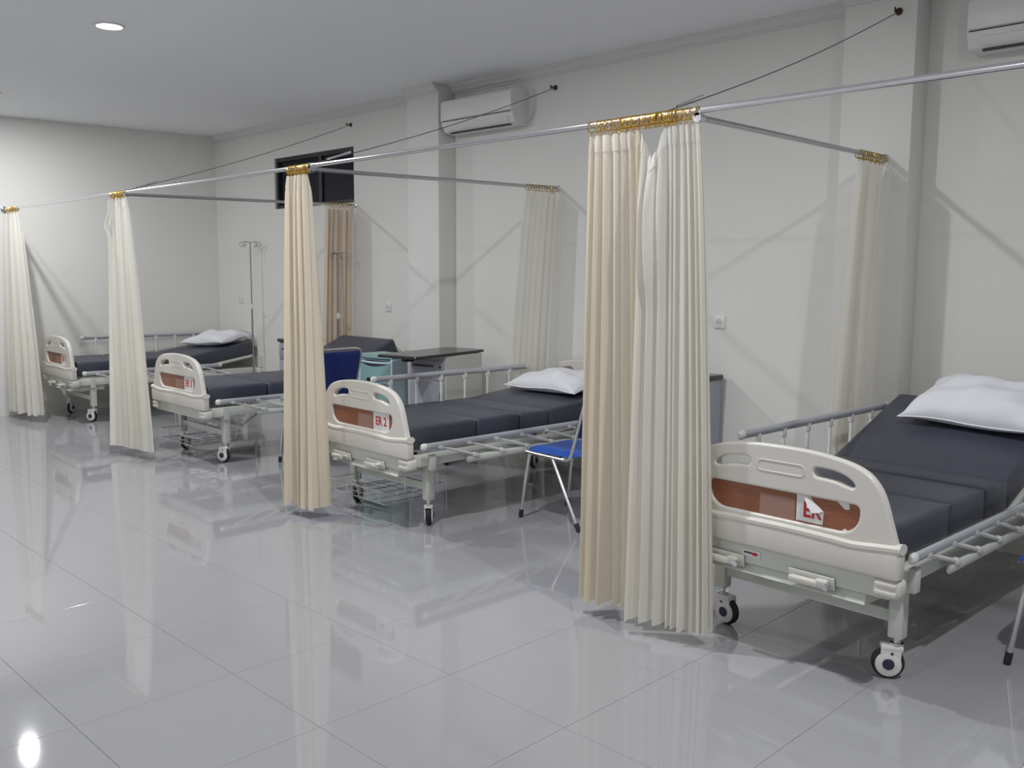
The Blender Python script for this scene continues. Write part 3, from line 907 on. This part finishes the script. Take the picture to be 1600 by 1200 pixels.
dd = obj('door', MB().box((.01, -.006, .40), (w_ - .06, .014, .59), .004), M['cab'], t)  # door takes the same painted shade as the drawer
obj('handle', MB().box((.165, -.016, .56), (.016, .010, .12), .004), M['slot'], dd)
for sx in (-1, 1):
    for sy in (.04, d_ - .04):
        obj('foot', MB().lathe([(.02, 0), (.022, .02), (.018, .082)], 12, mtx=Matrix.Translation((sx * (w_ / 2 - .04), sy, 0))), M['rubber'], t)

# teal plastic drawer unit
t = thing('drawer_unit', (-6.455, 4.80, 0), 0, 'teal and pale blue plastic drawer unit left of the black topped cabinet', 'drawers')
wd, dp, ht = .48, .27, .90
fr = MB()
for sx in (-1, 1): fr.box((sx * (wd / 2 - .012), dp / 2 - .0, ht / 2 + .01), (.024, dp, ht - .02), .005)
fr.box((0, dp - .01, ht / 2), (wd - .03, .02, ht - .04))
for k in range(5): fr.box((0, dp / 2, .03 + k * .2075), (wd - .03, dp - .01, .014))
obj('frame', fr, M['paleblue'], t)
tp = [(x, z) for x, z in [(-wd / 2, 0), (wd / 2, 0)]]
lid = MB()
fpts = [(-wd / 2 + wd * k / 12, -.045 * math.sin(PI * k / 12)) for k in range(13)]
ol = fpts + [(wd / 2, dp), (-wd / 2, dp)]
nn = len(ol)
lid.add([(x, y, ht - .02) for x, y in ol] + [(x, y, ht + .005) for x, y in ol],
        [tuple(range(nn - 1, -1, -1)), tuple(range(nn, 2 * nn))] + [(i, (i + 1) % nn, (i + 1) % nn + nn, i + nn) for i in range(nn)])
obj('top', lid, M['teal'], t)
for k in range(4):
    z0 = .04 + k * .2075
    z1 = z0 + .185
    dm = MB()
    cols = 14
    vs, fs = [], []
    for c in range(cols + 1):
        x = -wd / 2 + .026 + (wd - .052) * c / cols
        yy = -.045 * math.sin(PI * c / cols)
        dpv = .030 * math.sin(PI * c / cols)     # scooped finger slot
        for z in (z0, z1 - dpv - .012): vs.append((x, yy, z))
        for z in (z0, z1 - dpv - .012): vs.append((x, yy + .03, z))
    for c in range(cols):
        a, b = c * 4, (c + 1) * 4
        fs += [(a, b, b + 1, a + 1), (a + 2, a + 3, b + 3, b + 2), (a + 1, b + 1, b + 3, a + 3), (a, a + 2, b + 2, b)]
    fs += [(0, 1, 3, 2), (cols * 4, cols * 4 + 2, cols * 4 + 3, cols * 4 + 1)]
    dm.add(vs, fs)
    dr = obj('drawer', dm, M['teal'], t)
    lip = MB().tube([(-wd / 2 + .026 + (wd - .052) * c / 12, -.045 * math.sin(PI * c / 12) + .004, z1 - .006) for c in range(13)], .010, 8, flat=1.0)
    obj('drawer_lip', lip, M['paleblue'], dr)
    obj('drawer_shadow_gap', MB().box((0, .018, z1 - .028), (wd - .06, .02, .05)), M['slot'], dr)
    obj('pull_hole', MB().lathe([(.03, -.003), (.03, .003)], 18, axis='y', mtx=Matrix.Translation((-.03, -.0455, z0 + .03)) @ Matrix.Scale(.6, 4, (0, 0, 1))), M['black'], dr)

# ------------------------------------------------------------------ chairs
def chair():
    """faces +y"""
    t = link('chair', None)
    for s in (-1, 1):
        x = s * .215
        # seat rail running back and bending up into the back post
        pts = [(x, .20, .445), (x, .10, .440), (x, -.10, .435), (x, -.155, .440), (x, -.185, .470), (x, -.215, .56), (x, -.27, .74), (x, -.325, .915)]
        obj('side_tube', MB().tube(spline(pts, 5), .0115, 12), M['chrome'], t)
        fl = [(x, .17, .440), (s * .225, .20, .25), (s * .232, .232, .02)]
        rl = [(x, -.03, .432), (s * .225, -.15, .22), (s * .232, -.268, .02)]
        for q in (fl, rl):
            lg = obj('leg', MB().tube(spline(q, 5), .0115, 12), M['chrome'], t)
            e = Vector(q[-1])
            dv = (Vector(q[-1]) - Vector(q[-2])).normalized()
            obj('rubber_foot', MB().tube([e - dv * .035, e, e + dv * .016], [.015, .016, .014], 12), M['rubber'], lg)
    xs = [(-.215, -.325, .915), (-.205, -.338, .955), (-.17, -.347, .985), (-.10, -.350, .99), (.10, -.350, .99), (.17, -.347, .985), (.205, -.338, .955), (.215, -.325, .915)]
    obj('back_top_tube', MB().tube(spline(xs, 5), .0115, 12), M['chrome'], t)
    obj('cross_tube', MB().tube([(-.215, .16, .432), (.215, .16, .432)], .009, 10).tube([(-.215, -.04, .428), (.215, -.04, .428)], .009, 10), M['chrome'], t)
    # seat: padded, waterfall front
    n, mm = 14, 14
    vs, fs = [], []
    for lay in (1, 0):
        for j in range(mm + 1):
            for i in range(n + 1):
                u, v = 2 * i / n - 1, 2 * j / mm - 1
                e = (max(0, 1 - abs(u) ** 6) * max(0, 1 - abs(v) ** 6)) ** .4
                cx = u * .215 * (1 - .10 * abs(v) ** 4)
                cy = .02 + v * .225 * (1 - .10 * abs(u) ** 4)
                front = -.02 * max(0, v - .5) ** 2 * 4
                zz = .455 + (.038 * e if lay else 0) + front - .012 * (1 - u * u) * e
                vs.append((cx, cy, zz))
    W = n + 1
    K = W * (mm + 1)
    for j in range(mm):
        for i in range(n):
            a = j * W + i
            fs.append((a, a + 1, a + W + 1, a + W))
            fs.append((K + a, K + a + W, K + a + W + 1, K + a + 1))
    edge = [i for i in range(W)] + [j * W + n for j in range(1, mm + 1)] + [mm * W + i for i in range(n - 1, -1, -1)] + [j * W for j in range(mm - 1, 0, -1)]
    for q in range(len(edge)):
        a, b = edge[q], edge[(q + 1) % len(edge)]
        fs.append((a, a + K, b + K, b))
    mb = MB()
    mb.add(vs, fs)
    obj('seat', mb, M['blue'], t, smooth=60)
    # backrest pad between the posts
    bk = MB().box((0, 0, 0), (.40, .034, .40), .015, mtx=Matrix.Translation((0, -.285, .775)) @ Matrix.Rotation(math.radians(17.5), 4, 'X'), seg=3)
    obj('backrest', bk, M['navy'], t)
    return t
ch0 = chair()
CH = [(-3.945, 4.515, PI / 2, 'blue padded chrome chair beside the bed marked ER 2'), (-6.62, 4.32, PI / 2, 'navy backed chrome chair behind the slim cream curtain'),
      (-.90, 4.29, PI / 2, 'chrome legged chair at the right picture edge beside the nearest bed')]
for k, (x, y, rz, lb) in enumerate(CH):
    c = ch0 if k == 0 else copy_tree(ch0)
    c.location = (x, y, 0)
    c.rotation_euler = (0, 0, rz)
    tag(c, lb, 'chair', 'blue stacking chairs')

# ------------------------------------------------------------------ air conditioners
def aircon():
    t = link('air_conditioner', None)
    w_, h_, d_ = .89, .285, .20
    prof = [(0, 0), (-.12, 0), (-.155, .012), (-.19, .07), (-.20, .11), (-.20, .25), (-.185, .28), (-.16, h_), (0, h_)]
    nn = len(prof)
    body = MB().add([(-w_ / 2, y, z) for y, z in prof] + [(w_ / 2, y, z) for y, z in prof],
                    [tuple(range(nn)), tuple(range(2 * nn - 1, nn - 1, -1))] + [(i, i + nn, (i + 1) % nn + nn, (i + 1) % nn) for i in range(nn)])
    obj('body', body, M['ac'], t, smooth=25)
    obj('front_panel', MB().box((0, -.203, .185), (w_ - .006, .012, .155), .004), M['ac'], t)
    ang = math.atan2(.058, .035)
    obj('louvre', MB().box((0, 0, 0), (w_ - .12, .010, .052), .003, mtx=Matrix.Translation((0, -.179, .043)) @ Matrix.Rotation(math.radians(31), 4, 'X')), M['ac'], t)
    obj('outlet_slot', MB().box((0, -.140, .0005), (w_ - .14, .022, .01)), M['slot'], t)
    obj('seam', MB().box((0, -.1995, .100), (w_ - .02, .006, .006)), M['slot'], t)
    hose = spline([(.50, -.02, .29), (.525, -.03, .25), (.53, -.03, .17), (.515, -.03, .09), (.47, -.04, .03), (.44, -.05, .03)], 5)
    obj('hose', MB().tube(hose, .005, 6), M['steel'], t)
    return t
ac0 = aircon()
for k, (x, lb) in enumerate([(-5.99, 'white split air conditioner right of the middle pillar'), (-1.53, 'white split air conditioner at the upper right picture corner')]):
    a = ac0 if k == 0 else copy_tree(ac0)
    a.location = (x, YW - .001, 2.845)
    tag(a, lb, 'air conditioner', 'wall air conditioners')

# ------------------------------------------------------------------ wall sockets
def socket():
    t = link('wall_socket', None)
    obj('plate', MB().box((0, -.006, 0), (.088, .012, .088), .004), M['white_pl'], t)
    mb = MB()
    prof = [(.027, -.014), (.030, -.016), (.033, -.014), (.033, -.011), (.027, -.011)]
    n = 20
    mb.add([(r * math.cos(2 * PI * k / n), y, r * math.sin(2 * PI * k / n)) for r, y in prof for k in range(n)],
           [(i * n + k, i * n + (k + 1) % n, (i + 1) * n + (k + 1) % n, (i + 1) * n + k) for i in range(4) for k in range(n)])
    obj('rim', mb, M['white_pl'], t)
    obj('well', MB().lathe([(.027, -.0135), (.027, -.012)], 20, axis='y'), M['steel'], t)
    for sx in (-1, 1):
        obj('pin_hole', MB().lathe([(.004, -.0145), (.004, -.0136)], 8, axis='y', mtx=Matrix.Translation((sx * .0095, 0, 0))), M['black'], t)
    return t
s0 = socket()
for k, (x, z, lb) in enumerate([(-3.625, 1.264, 'white wall socket between the front curtain and the curtain against the pillar'), (-7.49, 1.264, 'white wall socket right of the tan-streaked curtain'),
                                (-10.45, 1.276, 'white wall socket above the pillow of the farthest bed')]):
    s = s0 if k == 0 else copy_tree(s0)
    s.location = (x, YW, z)
    tag(s, lb, 'socket', 'wall sockets')
